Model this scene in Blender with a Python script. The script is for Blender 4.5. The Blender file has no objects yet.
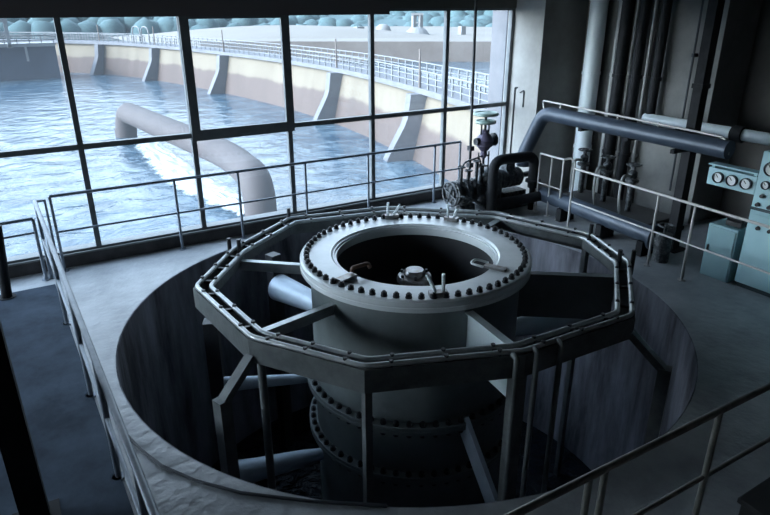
import bpy, bmesh, math, random
from math import sin, cos, pi, radians, atan2, hypot
from mathutils import Vector, Matrix
random.seed(7)
SC = bpy.context.scene
COL = SC.collection

# ------------------------------------------------------------------ helpers
class MB:
    """collects shapes, then becomes one mesh object"""
    def __init__(s): s.v = []; s.f = []
    def add(s, vs, fs):
        o = len(s.v); s.v += [tuple(p) for p in vs]; s.f += [tuple(i + o for i in f) for f in fs]; return s
    def box(s, x0, x1, y0, y1, z0, z1):
        v = [(x0,y0,z0),(x1,y0,z0),(x1,y1,z0),(x0,y1,z0),(x0,y0,z1),(x1,y0,z1),(x1,y1,z1),(x0,y1,z1)]
        return s.add(v, [(0,3,2,1),(4,5,6,7),(0,1,5,4),(1,2,6,5),(2,3,7,6),(3,0,4,7)])
    def bar(s, a, b, w, h, up=(0,0,1)):
        """rectangular bar from a to b, w sideways, h along up"""
        a, b = Vector(a), Vector(b); d = (b-a).normalized(); u = Vector(up)
        sd = d.cross(u)
        if sd.length < 1e-4: sd = d.cross(Vector((1,0,0)))
        sd.normalize(); u = sd.cross(d).normalized()
        v = []
        for p in (a, b):
            for i, j in ((-1,-1),(1,-1),(1,1),(-1,1)): v.append(p + sd*(i*w/2) + u*(j*h/2))
        return s.add(v, [(0,1,2,3),(7,6,5,4),(0,4,5,1),(1,5,6,2),(2,6,7,3),(3,7,4,0)])
    def tube(s, pts, r, n=12, closed=False, r1=None, cap=True):
        pts = [Vector(p) for p in pts]; m = len(pts)
        prev = None; rings = []
        for i, p in enumerate(pts):
            if closed: t = (pts[(i+1) % m] - pts[i-1])
            elif i == 0: t = pts[1]-p
            elif i == m-1: t = p-pts[i-1]
            else: t = (pts[i+1]-p).normalized() + (p-pts[i-1]).normalized()
            t.normalize()
            if prev is None:
                u = t.cross(Vector((0,0,1)))
                if u.length < 1e-3: u = t.cross(Vector((1,0,0)))
            else: u = prev - t*prev.dot(t)
            u.normalize(); prev = u; w = t.cross(u)
            rr = r if r1 is None else r + (r1-r)*i/(m-1)
            sc = 1.0
            if (closed or 0 < i < m-1):
                d = (pts[(i+1) % m]-p).normalized(); c = max(.5, t.dot(d)); sc = 1
            rings.append([p + u*(rr*sc*cos(2*pi*k/n)) + w*(rr*sc*sin(2*pi*k/n)) for k in range(n)])
        vs = [q for rg in rings for q in rg]; fs = []
        for i in range(m if closed else m-1):
            a, b = i*n, ((i+1) % m)*n
            for k in range(n): fs.append((a+k, a+(k+1)%n, b+(k+1)%n, b+k))
        if cap and not closed:
            fs.append(tuple(range(n))[::-1]); fs.append(tuple((m-1)*n+k for k in range(n)))
        return s.add(vs, fs)
    def cyl(s, a, b, r, r1=None, n=16): return s.tube([a, b], r, n, r1=r1 if r1 is not None else r)
    def lathe(s, prof, c=(0,0,0), n=48, closed=False, axis='z', a0=0, a1=2*pi):
        """prof: list of (r, z)"""
        full = abs(a1-a0-2*pi) < 1e-6
        k = n if full else n+1
        vs = []
        for i in range(k):
            a = a0 + (a1-a0)*i/n
            for r, z in prof:
                p = (r*cos(a), r*sin(a), z)
                if axis == 'x': p = (p[2], p[0], p[1])
                if axis == 'y': p = (p[0], p[2], p[1])
                vs.append((c[0]+p[0], c[1]+p[1], c[2]+p[2]))
        m = len(prof); fs = []
        for i in range(n):
            a, b = i*m, ((i+1) % k)*m
            for j in range(m if closed else m-1):
                fs.append((a+j, b+j, b+(j+1)%m, a+(j+1)%m))
        return s.add(vs, fs)
    def torus(s, c, R, r, axis='z', n=32, k=10):
        pts = []
        for i in range(n):
            a = 2*pi*i/n
            p = {'z':(R*cos(a),R*sin(a),0),'x':(0,R*cos(a),R*sin(a)),'y':(R*cos(a),0,R*sin(a))}[axis]
            pts.append((c[0]+p[0],c[1]+p[1],c[2]+p[2]))
        return s.tube(pts, r, k, closed=True)
    def prism(s, poly, ext):
        e = Vector(ext); n = len(poly)
        v = [Vector(p) for p in poly] + [Vector(p)+e for p in poly]
        f = [tuple(range(n))[::-1], tuple(range(n, 2*n))] + [(i,(i+1)%n,(i+1)%n+n,i+n) for i in range(n)]
        return s.add(v, f)
    def build(s, name, m, parent=None, smooth=False, loc=None, bevel=0, sharp=True):
        me = bpy.data.meshes.new(name)
        o0 = Vector(loc) if loc is not None else Vector((0,0,0))
        me.from_pydata([Vector(p)-o0 for p in s.v], [], s.f)
        bm = bmesh.new(); bm.from_mesh(me)
        bmesh.ops.recalc_face_normals(bm, faces=bm.faces)
        bm.to_mesh(me); bm.free()
        if smooth:
            for p in me.polygons: p.use_smooth = True
            if not sharp: pass
            else: me.set_sharp_from_angle(angle=radians(40))
        me.materials.append(m)
        o = bpy.data.objects.new(name, me); COL.objects.link(o)
        o.location = o0
        if parent is not None:
            o.parent = parent; o.matrix_parent_inverse = Matrix.Identity(4)
            # parents sit unrotated: keep world position
            pl = Vector((0,0,0)); q = parent
            while q is not None: pl += q.location; q = q.parent
            o.location = o0 - pl
        if bevel:
            b = o.modifiers.new('bevel', 'BEVEL'); b.width = bevel; b.segments = 2; b.limit_method = 'ANGLE'
        return o

def tag(o, label, cat, group=None, kind=None):
    o['label'] = label; o['category'] = cat
    if group: o['group'] = group
    if kind: o['kind'] = kind
    return o
def thing(name, loc, label, cat, group=None):
    o = bpy.data.objects.new(name, None); o.empty_display_size = .2
    o.location = loc; COL.objects.link(o)
    return tag(o, label, cat, group)
def structure(o, label=None, cat=None):
    o['kind'] = 'structure'
    if label: o['label'] = label; o['category'] = cat
    return o
def dup(o, parent, off):
    c = o.copy(); COL.objects.link(c); c.parent = parent
    c.location = Vector(o.location) + Vector(off); return c
def bend(pts, rad, n=6):
    """round the corners of a polyline"""
    pts = [Vector(p) for p in pts]; out = [pts[0]]
    for i in range(1, len(pts)-1):
        p = pts[i]; a = (pts[i-1]-p); b = (pts[i+1]-p)
        r = min(rad, a.length*.49, b.length*.49)
        A = p + a.normalized()*r; B = p + b.normalized()*r
        for k in range(n+1):
            t = k/n; out.append(A*(1-t)**2 + p*2*t*(1-t) + B*t*t)
    out.append(pts[-1]); return out

# ------------------------------------------------------------------ materials
def mat(name, col, rough=.6, metal=0, col2=None, scale=4, bump=0, bscale=None, detail=6, lo=.35, hi=.65, spec=.5, stretch=None):
    m = bpy.data.materials.new(name); m.use_nodes = True
    nt = m.node_tree; b = nt.nodes['Principled BSDF']
    b.inputs['Base Color'].default_value = (*col, 1); b.inputs['Roughness'].default_value = rough
    b.inputs['Metallic'].default_value = metal; b.inputs['Specular IOR Level'].default_value = spec
    tc = nt.nodes.new('ShaderNodeTexCoord')
    if col2 is not None:
        n = nt.nodes.new('ShaderNodeTexNoise'); n.inputs['Scale'].default_value = scale; n.inputs['Detail'].default_value = detail
        n.inputs['Roughness'].default_value = .65
        if stretch:
            mp = nt.nodes.new('ShaderNodeMapping'); mp.inputs['Scale'].default_value = (1,1,stretch)
            nt.links.new(tc.outputs['Object'], mp.inputs[0]); nt.links.new(mp.outputs[0], n.inputs['Vector'])
        else: nt.links.new(tc.outputs['Object'], n.inputs['Vector'])
        r = nt.nodes.new('ShaderNodeValToRGB'); r.color_ramp.elements[0].position = lo; r.color_ramp.elements[1].position = hi
        r.color_ramp.elements[0].color = (*col, 1); r.color_ramp.elements[1].color = (*col2, 1)
        nt.links.new(n.outputs['Fac'], r.inputs['Fac']); nt.links.new(r.outputs['Color'], b.inputs['Base Color'])
    if bump:
        n2 = nt.nodes.new('ShaderNodeTexNoise'); n2.inputs['Scale'].default_value = bscale or scale*3; n2.inputs['Detail'].default_value = 5
        nt.links.new(tc.outputs['Object'], n2.inputs['Vector'])
        bp = nt.nodes.new('ShaderNodeBump'); bp.inputs['Strength'].default_value = bump; bp.inputs['Distance'].default_value = .05
        nt.links.new(n2.outputs['Fac'], bp.inputs['Height']); nt.links.new(bp.outputs['Normal'], b.inputs['Normal'])
    return m
M = {}
M['floor'] = mat('concrete_floor', (.20,.212,.225), .42, 0, (.43,.445,.46), 1.1, .35, 9, lo=.3, hi=.7, detail=9)
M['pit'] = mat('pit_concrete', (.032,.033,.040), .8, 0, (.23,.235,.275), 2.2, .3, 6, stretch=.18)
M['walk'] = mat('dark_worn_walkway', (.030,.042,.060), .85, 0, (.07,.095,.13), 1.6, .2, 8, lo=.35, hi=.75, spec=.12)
M['pitfloor'] = mat('pit_bottom', (.03,.03,.035), .8)
M['wall'] = mat('grey_concrete_wall', (.12,.122,.118), .85, 0, (.24,.24,.23), .9, .2, 5, lo=.3, hi=.7)
M['pillar'] = mat('pale_concrete', (.25,.24,.225), .85, 0, (.34,.33,.31), 1.5, .15, 5)
M['outer'] = mat('weathered_outer_concrete', (.095,.095,.105), .9, 0, (.13,.13,.14), 2)
M['darkwall'] = mat('dark_rendered_wall', (.07,.068,.066), .9, 0, (.11,.105,.1), 1, .1, 5)
M['upstand'] = mat('black_painted_upstand', (.035,.032,.034), .75, 0, (.075,.07,.07), 3, .1)
M['sill'] = mat('grey_sill', (.15,.155,.155), .75, 0, (.20,.205,.20), 3)
M['warmwall'] = mat('warm_plaster_wall', (.40,.34,.28), .9, 0, (.46,.40,.33), 1)
M['ceiling'] = mat('warm_grey_ceiling', (.24,.21,.18), .9)
M['frame'] = mat('dark_green_grey_window_paint', (.085,.095,.10), .5, 0, (.125,.135,.14), 6)
M['blind'] = mat('dark_brown_boxing', (.11,.095,.10), .8)
M['rail'] = mat('grey_rail_paint', (.17,.20,.24), .42, .5, (.24,.27,.31), 9)
M['railpale'] = mat('pale_rail_paint', (.42,.41,.40), .45, .3, (.52,.50,.48), 9)
M['railworn'] = mat('worn_rail_paint', (.15,.15,.145), .45, .4, (.25,.24,.22), 9)
M['barrel'] = mat('grey_green_machine_paint', (.12,.14,.14), .45, 0, (.17,.195,.195), 2, .05, 14)
M['flange'] = mat('pale_grey_flange_paint', (.60,.645,.66), .27, .1, (.70,.735,.75), 3, .05, 20)
M['bolt'] = mat('black_bolt_steel', (.018,.02,.024), .5, .5)
M['dark'] = mat('black_oily_steel', (.018,.02,.024), .45, .3, (.035,.037,.042), 5)
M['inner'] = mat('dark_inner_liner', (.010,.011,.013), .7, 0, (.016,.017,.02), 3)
M['ring'] = mat('grey_ring_paint', (.085,.095,.095), .5, .2, (.14,.15,.15), 6, .1, 25)
M['ringpipe'] = mat('worn_pipe_paint', (.36,.39,.40), .33, .5, (.5,.52,.52), 8)
M['strut'] = mat('pale_blue_grey_strut', (.42,.50,.58), .45, .1, (.52,.60,.68), 3)
M['fin'] = mat('blue_green_lit_fin', (.62,.72,.75), .45, 0, (.68,.77,.79), 2)  # pale tone puts side light into the fin colour
M['lugsteel'] = mat('worn_steel', (.30,.31,.32), .35, .8, (.18,.15,.13), 12)
M['rust'] = mat('rusty_handle', (.22,.12,.08), .6, .3, (.12,.08,.07), 10)
M['pipe_dark'] = mat('dark_blue_pipe', (.045,.06,.085), .42, .2, (.06,.08,.11), 4)
M['pipe_black'] = mat('black_pipe', (.010,.011,.013), .65, 0, (.020,.021,.024), 5, spec=.2)
M['pipe_white'] = mat('pale_blue_white_pipe', (.72,.80,.83), .28, 0, (.78,.84,.87), 4)
M['pipe_grey'] = mat('light_grey_pipe', (.26,.265,.255), .55, 0, (.36,.36,.35), 6)
M['machine'] = mat('dark_machine_painted_glints', (.04,.045,.05), .42, .3, (.22,.23,.24), 16, .4, 30, lo=.45, hi=.75)  # pale flecks in the colour stand for small highlights
M['valvegreen'] = mat('green_valve_paint', (.30,.42,.38), .45, .1, (.40,.50,.46), 8)
M['purple'] = mat('purple_grey_bonnet', (.10,.085,.14), .5, .2, (.15,.13,.19), 8)
M['teal'] = mat('teal_cabinet_paint', (.33,.53,.58), .45, 0, (.38,.58,.62), 2)
M['tealdark'] = mat('dark_teal_seam', (.03,.055,.065), .6)
M['tealbox'] = mat('muted_teal_box_paint', (.20,.34,.37), .5, 0, (.24,.38,.41), 2)
M['face'] = mat('white_dial_face', (.75,.78,.78), .5)
M['bezel'] = mat('dark_bezel', (.03,.045,.055), .4, .3)
M['knob'] = mat('black_knob', (.012,.012,.014), .4)
M['cable'] = mat('dark_cable', (.03,.035,.045), .6)
M['danger'] = mat('dark_box_paint', (.012,.013,.015), .6)
M['dam_top'] = mat('cream_concrete', (0.222,0.204,0.180), .9, 0, (0.186,0.168,0.150), .25, .1, 1)
M['damrail'] = mat('white_rail_paint', (0.164,0.171,0.177), .6)
M['butt'] = mat('pale_buttress_concrete', (.15,.152,.165), .9, 0, (.115,.118,.13), .5)
M['land'] = mat('pale_bank_ground', (0.202,0.187,0.168), .95, 0, (0.177,0.160,0.139), .05)
M['farwall'] = mat('brown_grey_retaining_wall', (0.128,0.103,0.089), .9, 0, (0.184,0.159,0.142), .12, 0)
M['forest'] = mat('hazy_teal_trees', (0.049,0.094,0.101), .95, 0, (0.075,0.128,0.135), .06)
M['sluice'] = mat('shade_blue_grey_sluice', (0.040,0.052,0.080), .9, 0, (0.064,0.080,0.112), .3)  # the wall's bluish shade is put into its colour
M['bigpipe'] = mat('weathered_concrete_pipe', (0.061,0.050,0.049), .8, 0, (0.048,0.039,0.039), .5, .15, 2)
M['whitehut'] = mat('white_render', (0.208,0.216,0.220), .7)
M['foam'] = mat('white_water_foam', (0.506,0.537,0.558), .8, 0, (0.365,0.425,0.475), 1.2, .6, 2)

def dam_mat():
    """cream concrete with a brown water stain on its lower half"""
    m = mat('stained_dam_concrete', (.74,.68,.60), .9); nt = m.node_tree; b = nt.nodes['Principled BSDF']
    tc = nt.nodes.new('ShaderNodeTexCoord'); sp = nt.nodes.new('ShaderNodeSeparateXYZ'); nt.links.new(tc.outputs['Object'], sp.inputs[0])
    n = nt.nodes.new('ShaderNodeTexNoise'); n.inputs['Scale'].default_value = .5; n.inputs['Detail'].default_value = 6
    mp = nt.nodes.new('ShaderNodeMapping'); mp.inputs['Scale'].default_value = (1,1,.15)
    nt.links.new(tc.outputs['Object'], mp.inputs[0]); nt.links.new(mp.outputs[0], n.inputs['Vector'])
    ma = nt.nodes.new('ShaderNodeMath'); ma.operation = 'MULTIPLY_ADD'; ma.inputs[1].default_value = .9; ma.inputs[2].default_value = 0
    nt.links.new(n.outputs['Fac'], ma.inputs[0])
    ad = nt.nodes.new('ShaderNodeMath'); ad.operation = 'ADD'; nt.links.new(sp.outputs['Z'], ad.inputs[0]); nt.links.new(ma.outputs[0], ad.inputs[1])
    mr = nt.nodes.new('ShaderNodeMapRange'); mr.inputs['From Min'].default_value = -3.65; mr.inputs['From Max'].default_value = -3.35
    nt.links.new(ad.outputs[0], mr.inputs['Value'])
    r = nt.nodes.new('ShaderNodeMix'); r.data_type = 'RGBA'
    r.inputs[6].default_value = (.092,.066,.056,1); r.inputs[7].default_value = (.170,.142,.104,1)
    nt.links.new(mr.outputs[0], r.inputs[0])
    r2 = nt.nodes.new('ShaderNodeMix'); r2.data_type = 'RGBA'; r2.blend_type = 'MULTIPLY'; r2.inputs[0].default_value = .45
    nt.links.new(r.outputs[2], r2.inputs[6]); nt.links.new(n.outputs['Color'], r2.inputs[7])
    cr = nt.nodes.new('ShaderNodeValToRGB'); cr.color_ramp.elements[0].position=.3; cr.color_ramp.elements[1].position=.6
    cr.color_ramp.elements[0].color=(.6,.58,.56,1); cr.color_ramp.elements[1].color=(1,1,1,1)
    nt.links.new(n.outputs['Fac'], cr.inputs[0]); nt.links.new(cr.outputs[0], r2.inputs[7])
    nt.links.new(r2.outputs[2], b.inputs['Base Color'])
    return m
M['dam'] = dam_mat()

def water_mat(name, col, rough, scale, strength, foamcol=None, dist=.3):
    m = mat(name, col, rough, spec=.5); nt = m.node_tree; b = nt.nodes['Principled BSDF']
    b.inputs['IOR'].default_value = 1.33 if foamcol is None else 1.24
    tc = nt.nodes.new('ShaderNodeTexCoord')
    n = nt.nodes.new('ShaderNodeTexNoise'); n.inputs['Scale'].default_value = scale; n.inputs['Detail'].default_value = 5; n.inputs['Distortion'].default_value = .6
    nt.links.new(tc.outputs['Object'], n.inputs['Vector'])
    bp = nt.nodes.new('ShaderNodeBump'); bp.inputs['Strength'].default_value = strength; bp.inputs['Distance'].default_value = dist
    nt.links.new(n.outputs['Fac'], bp.inputs['Height']); nt.links.new(bp.outputs['Normal'], b.inputs['Normal'])
    if foamcol:
        n2 = nt.nodes.new('ShaderNodeTexNoise'); n2.inputs['Scale'].default_value = scale*.8; n2.inputs['Detail'].default_value = 8; n2.inputs['Roughness'].default_value = .7
        n2.inputs['Distortion'].default_value = 1.2
        nt.links.new(tc.outputs['Object'], n2.inputs['Vector'])
        r = nt.nodes.new('ShaderNodeValToRGB'); r.color_ramp.elements[0].position = .42; r.color_ramp.elements[1].position = .68
        r.color_ramp.elements[0].color = (*col,1); r.color_ramp.elements[1].color = (*foamcol,1)
        nt.links.new(n2.outputs['Fac'], r.inputs[0]); nt.links.new(r.outputs[0], b.inputs['Base Color'])
    return m
M['river'] = water_mat('churning_blue_river', (.015,.05,.085), .14, .5, .75, (.12,.17,.205))
M['pitwater'] = water_mat('dark_pit_water', (.01,.014,.02), .12, 3.5, .9, None, .12)

def glass_mat():
    """clear pane with fresnel reflection and a thin milky veil imitating haze"""
    m = bpy.data.materials.new('hazy_window_glass'); m.use_nodes = True; nt = m.node_tree; nt.nodes.clear()
    o = nt.nodes.new('ShaderNodeOutputMaterial'); t = nt.nodes.new('ShaderNodeBsdfTransparent'); t.inputs[0].default_value = (.96,.98,.99,1)
    g = nt.nodes.new('ShaderNodeBsdfGlossy'); g.inputs['Roughness'].default_value = .02
    lw = nt.nodes.new('ShaderNodeLayerWeight'); lw.inputs[0].default_value = .5
    p5 = nt.nodes.new('ShaderNodeMath'); p5.operation = 'POWER'; p5.inputs[1].default_value = 5; nt.links.new(lw.outputs['Facing'], p5.inputs[0])
    fr = nt.nodes.new('ShaderNodeMath'); fr.operation = 'MULTIPLY_ADD'; fr.inputs[1].default_value = .45; fr.inputs[2].default_value = .03; nt.links.new(p5.outputs[0], fr.inputs[0])
    mx = nt.nodes.new('ShaderNodeMixShader'); nt.links.new(fr.outputs[0], mx.inputs[0]); nt.links.new(t.outputs[0], mx.inputs[1]); nt.links.new(g.outputs[0], mx.inputs[2])
    d = nt.nodes.new('ShaderNodeBsdfTranslucent'); d.inputs[0].default_value = (.85,.9,.95,1)
    m2 = nt.nodes.new('ShaderNodeMixShader'); m2.inputs[0].default_value = .022  # translucent share imitates the haze over the outdoor view
    nt.links.new(mx.outputs[0], m2.inputs[1]); nt.links.new(d.outputs[0], m2.inputs[2]); nt.links.new(m2.outputs[0], o.inputs[0])
    return m
M['glass'] = glass_mat()

# ------------------------------------------------------------------ camera
F_PX = 621.88
cd = bpy.data.cameras.new('camera'); cam = bpy.data.objects.new('camera', cd); COL.objects.link(cam)
cd.sensor_width = 36; cd.sensor_fit = 'HORIZONTAL'; cd.lens = F_PX/770*36; cd.clip_end = 2000; cd.clip_start = .05
R = Matrix(((0.855136,-0.518401,-0.001554),(0.195967,0.320481,0.926763),(-0.479937,-0.792813,0.375644))).transposed()
cam.matrix_world = Matrix.Translation((0,0,3.3336)) @ R.to_4x4()
SC.camera = cam

# ------------------------------------------------------------------ the room
YW = 9.04
PC = Vector((3.62,5.56,0)); PR = 3.18         # pit
CC = Vector((3.725,5.49,0))                    # turbine casing
XL, XR, YB, ZC = -6.0, 10.6, -3.5, 4.3

def floor_mesh():
    b = MB(); n = 96
    outer = []
    for i in range(n):
        a = 2*pi*i/n; d = (cos(a), sin(a))
        ts = []
        if d[0] > 1e-9: ts.append((XR+.3-PC.x)/d[0])
        if d[0] < -1e-9: ts.append((XL-.3-PC.x)/d[0])
        if d[1] > 1e-9: ts.append((YW+.16-PC.y)/d[1])
        if d[1] < -1e-9: ts.append((YB-.3-PC.y)/d[1])
        t = min(ts); outer.append((PC.x+d[0]*t, PC.y+d[1]*t))
    # corners: snap the nearest sample to each
    for cx, cy in ((XL-.3,YB-.3),(XR+.3,YB-.3),(XR+.3,YW+.16),(XL-.3,YW+.16)):
        k = min(range(n), key=lambda i: hypot(outer[i][0]-cx, outer[i][1]-cy)); outer[k] = (cx, cy)
    rin = [(PC.x+PR*cos(2*pi*i/n), PC.y+PR*sin(2*pi*i/n)) for i in range(n)]
    vs = [(x,y,0) for x,y in outer] + [(x,y,0) for x,y in rin] + [(x,y,-.3) for x,y in outer] + [(x,y,-.3) for x,y in rin]
    fs = []
    for i in range(n):
        j = (i+1) % n
        fs += [(i,j,n+j,n+i), (2*n+j,2*n+i,3*n+i,3*n+j), (n+i,n+j,3*n+j,3*n+i), (j,i,2*n+i,2*n+j)]
    return b.add(vs, fs)
structure(floor_mesh().build('floor', M['floor']))
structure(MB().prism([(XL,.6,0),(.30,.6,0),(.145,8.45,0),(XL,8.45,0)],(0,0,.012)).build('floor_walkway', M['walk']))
# pit shaft and bottom
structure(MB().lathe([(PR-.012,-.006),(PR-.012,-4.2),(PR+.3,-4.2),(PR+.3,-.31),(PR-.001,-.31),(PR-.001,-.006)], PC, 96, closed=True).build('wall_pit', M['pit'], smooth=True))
structure(MB().lathe([(0.001,-4.2),(PR+.3,-4.2),(PR+.3,-4.4),(.001,-4.4)], PC, 64).build('floor_pit', M['pitfloor']))
w = MB().lathe([(0.001,-3.35),(PR-.02,-3.35)], PC, 64).build('water_pit', M['pitwater']); structure(w)

MX0, MS = .787, 1.4803
XJ = MX0+5*MS                                   # right jamb 8.19
ZS, ZT, ZH = .172, 1.615, 3.29
# window wall: upstand, header, sill
structure(MB().box(XL,XJ,YW-.05,YW+.15,-.3,ZS).build('wall_front_upstand', M['upstand']))
structure(MB().box(XL,MX0-2*MS-.03,YW-.05,YW+.15,ZS,ZH).build('wall_front_left', M['warmwall']))
structure(MB().box(XL,XJ,YW-.05,YW+.15,ZH,ZC).build('wall_front_header', M['darkwall']))
structure(MB().box(XL,XJ,YW-.075,YW+.25,ZS,ZS+.025).build('trim_2', M['sill']))
structure(MB().box(XJ,9.23,8.28,YW+.15,-.3,ZC).build('wall_corner', M['pillar']))
structure(MB().box(XJ-.02,XJ+1.2,YW+.15,YW+.56,-8,ZC).build('wall_outer', M['outer']))
structure(MB().box(9.23,XR+.3,5.68,YW+.15,-.3,ZC).build('wall_right', M['wall']))
structure(MB().box(10.05,XR+.3,YB,5.68,-.3,ZC).build('wall_recess', M['darkwall']))
structure(MB().box(XL-.3,XL,YB-.3,6.1,-.3,ZC).box(XL-.3,XL,8.6,YW+.16,-.3,ZC).box(XL-.3,XL,6.1,8.6,-.3,.7).box(XL-.3,XL,6.1,8.6,3.2,ZC).build('wall_left', M['warmwall']))
for i in range(2):  # added windows out of view, to bring light in from the left
    y0, y1 = 6.1+i*1.25, 6.1+(i+1)*1.25
    b = MB()
    b.box(XL-.2,XL-.1,y0,y0+.05,.7,3.2).box(XL-.2,XL-.1,y1-.05,y1,.7,3.2).box(XL-.2,XL-.1,y0+.05,y1-.05,.7,.76).box(XL-.2,XL-.1,y0+.05,y1-.05,3.14,3.2)
    o = structure(b.build('window_%d' % (10+i), M['frame']))
    MB().box(XL-.153,XL-.147,y0+.04,y1-.04,.74,3.16).build('pane', M['glass'], o)
structure(MB().box(XL,XR+.3,YB-.3,YB,-.3,ZC).build('wall_rear', M['warmwall']))
structure(MB().box(XL-.3,XR+.3,YB-.3,YW+.16,ZC,ZC+.25).build('ceiling', M['ceiling']))
# boxing along the window head, ending part way along
structure(MB().box(XL,5.42,YW-.24,YW-.05,3.205,3.75).build('trim_3', M['blind']))

# windows: one per bay
def window(k, num):
    x0 = MX0+k*MS; x1 = x0+MS; y0, y1 = YW-.03, YW+.05
    sash = (k == 1)
    f = MB()
    if k == 0 or k == -4: pass
    f.box(x0-.035,x0+.035,y0,y1,ZS+.025,ZH)                       # left mullion
    if k == 4: f.box(x1-.07,x1+.0,y0,y1,ZS+.025,ZH)
    f.box(x0+.035,x1-(.07 if k==4 else .035),y0,y1,ZT-.035,ZT+.035)
    f.box(x0+.035,x1-(.07 if k==4 else .035),y0,y1,ZH-.04,ZH)
    f.box(x0+.035,x1-(.07 if k==4 else .035),y0,y1,ZS+.025,ZS+.055)
    o = structure(f.build('window_%d' % num, M['frame']))
    if sash:
        s = MB(); ya, yb = YW-.075, YW-.03; t = .09
        a0, a1, b0, b1 = x0-.03, x1+.06, ZT-.075, ZH-.03
        s.box(a0,a0+.125,ya,yb,b0,b1).box(a1-.125,a1,ya,yb,b0,b1).box(a0+.125,a1-.125,ya,yb,b0,b0+.15).box(a0+.125,a1-.125,ya,yb,b1-.09,b1)
        s.build('sash', M['frame'], o)
        MB().tube(bend([(1.0*(a0+a1)/2-.06,ya-.001,b0+.04),((a0+a1)/2-.06,ya-.04,b0+.04),((a0+a1)/2+.06,ya-.04,b0+.04),((a0+a1)/2+.06,ya-.001,b0+.04)],.02),.009,8).build('handle', M['frame'], o, smooth=True)
    for za, zb in ((ZS+.05,ZT-.03),(ZT+.03,ZH-.035)):
        MB().box(x0+.03,x1-.03,YW+.005,YW+.011,za,zb).build('pane', M['glass'], o)
for i, k in enumerate(range(-2,5)): window(k, i+1)

# ------------------------------------------------------------------ railings
def railing(name, a, b, posts, label, m, top=1.05, mid=.56, r=.022, endloops=False, group=None, base=True, kind='railing', side=None):
    a, b = Vector(a), Vector(b); d = b-a
    root = thing(name, a, label, kind, group)
    MB().tube([a+Vector((0,0,top)), b+Vector((0,0,top))], r, 12).build('top_rail', m, root, smooth=True)
    MB().tube([a+Vector((0,0,mid)), b+Vector((0,0,mid))], r*.72, 10).build('mid_rail', m, root, smooth=True)
    for t in posts:
        p = a+d*t
        po = MB().tube([p, p+Vector((0,0,top))], r*.95, 12).build('post', m, root, smooth=True)
        if base: MB().lathe([(.001,.012),(.05,.012),(.05,0),(.001,0)], p, 16).build('base_plate', m, po)
    return root
def fr(vals, lo, hi): return [(q-lo)/(hi-lo) for q in vals]
railing('guard_rail', (.30,8.88,0), (6.96,8.86,0), fr([.30,1.88,2.81,3.90,5.04,6.40,6.96],.30,6.96),
        'long grey two-bar guard railing running along the foot of the big windows', M['rail'])
rl = railing('guard_rail', (.125,8.73,0), (.265,1.6,0), fr([8.73,7.2,5.55,4.28,2.95,1.6],8.73,1.6),
        'grey two-bar railing along the walkway left of the pit, running towards the viewer', M['rail'], r=.024, mid=.54)
# small return at the far end of the walkway railing
MB().tube([(.125,8.73,1.05),(.235,8.80,1.03),(.235,8.80,.0)],.02,10).build('return_post', M['rail'], rl, smooth=True)
lo_ = railing('guard_rail', (-.42,8.66,0), (.06,8.69,0), [1.0],
        'short low pair of grey rails between the thick black post and the walkway railing', M['rail'], top=.845, mid=.66, r=.022)
# thick black post
bp_ = thing('bollard_post', (-.40,8.33,0), 'thick black steel post standing on the floor at the left edge by the window', 'post')
MB().tube([(-.40,8.33,0),(-.33,8.33,.93)],.06,14).build('shaft', M['pipe_black'], bp_, smooth=True)
MB().lathe([(.001,.02),(.10,.02),(.10,0),(.001,0)],(-.40,8.33,0),18).build('base_plate', M['pipe_black'], bp_)
# near black column on the left
co = thing('steel_column', (-.35,4.1,0), 'black steel column rising through the left foreground, close to the viewer', 'column')
MB().box(-.435,-.425,4.02,4.18,0,ZC).box(-.275,-.265,4.02,4.18,0,ZC).box(-.425,-.275,4.09,4.11,0,ZC).box(-.43,-.27,4.02,4.03,0,ZC).build('shaft', M['pipe_black'], co)
MB().box(-.50,-.20,3.95,4.25,0,.02).build('base_plate', M['pipe_black'], co)

short_r = railing('guard_rail', (7.61,7.50,0), (7.60,6.95,0), [0,.5,.97],
        'short pale railing between the corner pillar and the bypass pipework', M['railpale'], top=1.02, mid=.52, r=.018)
MB().tube(bend([(7.60,6.95,1.02),(7.66,6.88,1.06),(7.68,6.80,1.0),(7.68,6.80,0)],.04),.018,10).build('return_post', M['railpale'], short_r, smooth=True)
railing('guard_rail', (7.30,6.47,0), (7.08,3.0,0), fr([6.47,4.9,4.35,3.0],6.47,3.0),
        'long pale two-bar railing in front of the dark pipes and the teal cabinets', M['railpale'], top=1.02, mid=.50, r=.018)
railing('guard_rail', (1.55,1.665,0), (6.2,1.60,0), fr([1.55,2.25,2.37,3.37,4.6,6.2],1.55,6.2),
        'worn two-bar railing crossing the near right corner below the viewer', M['railworn'], top=1.05, mid=.55, r=.021)

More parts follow.
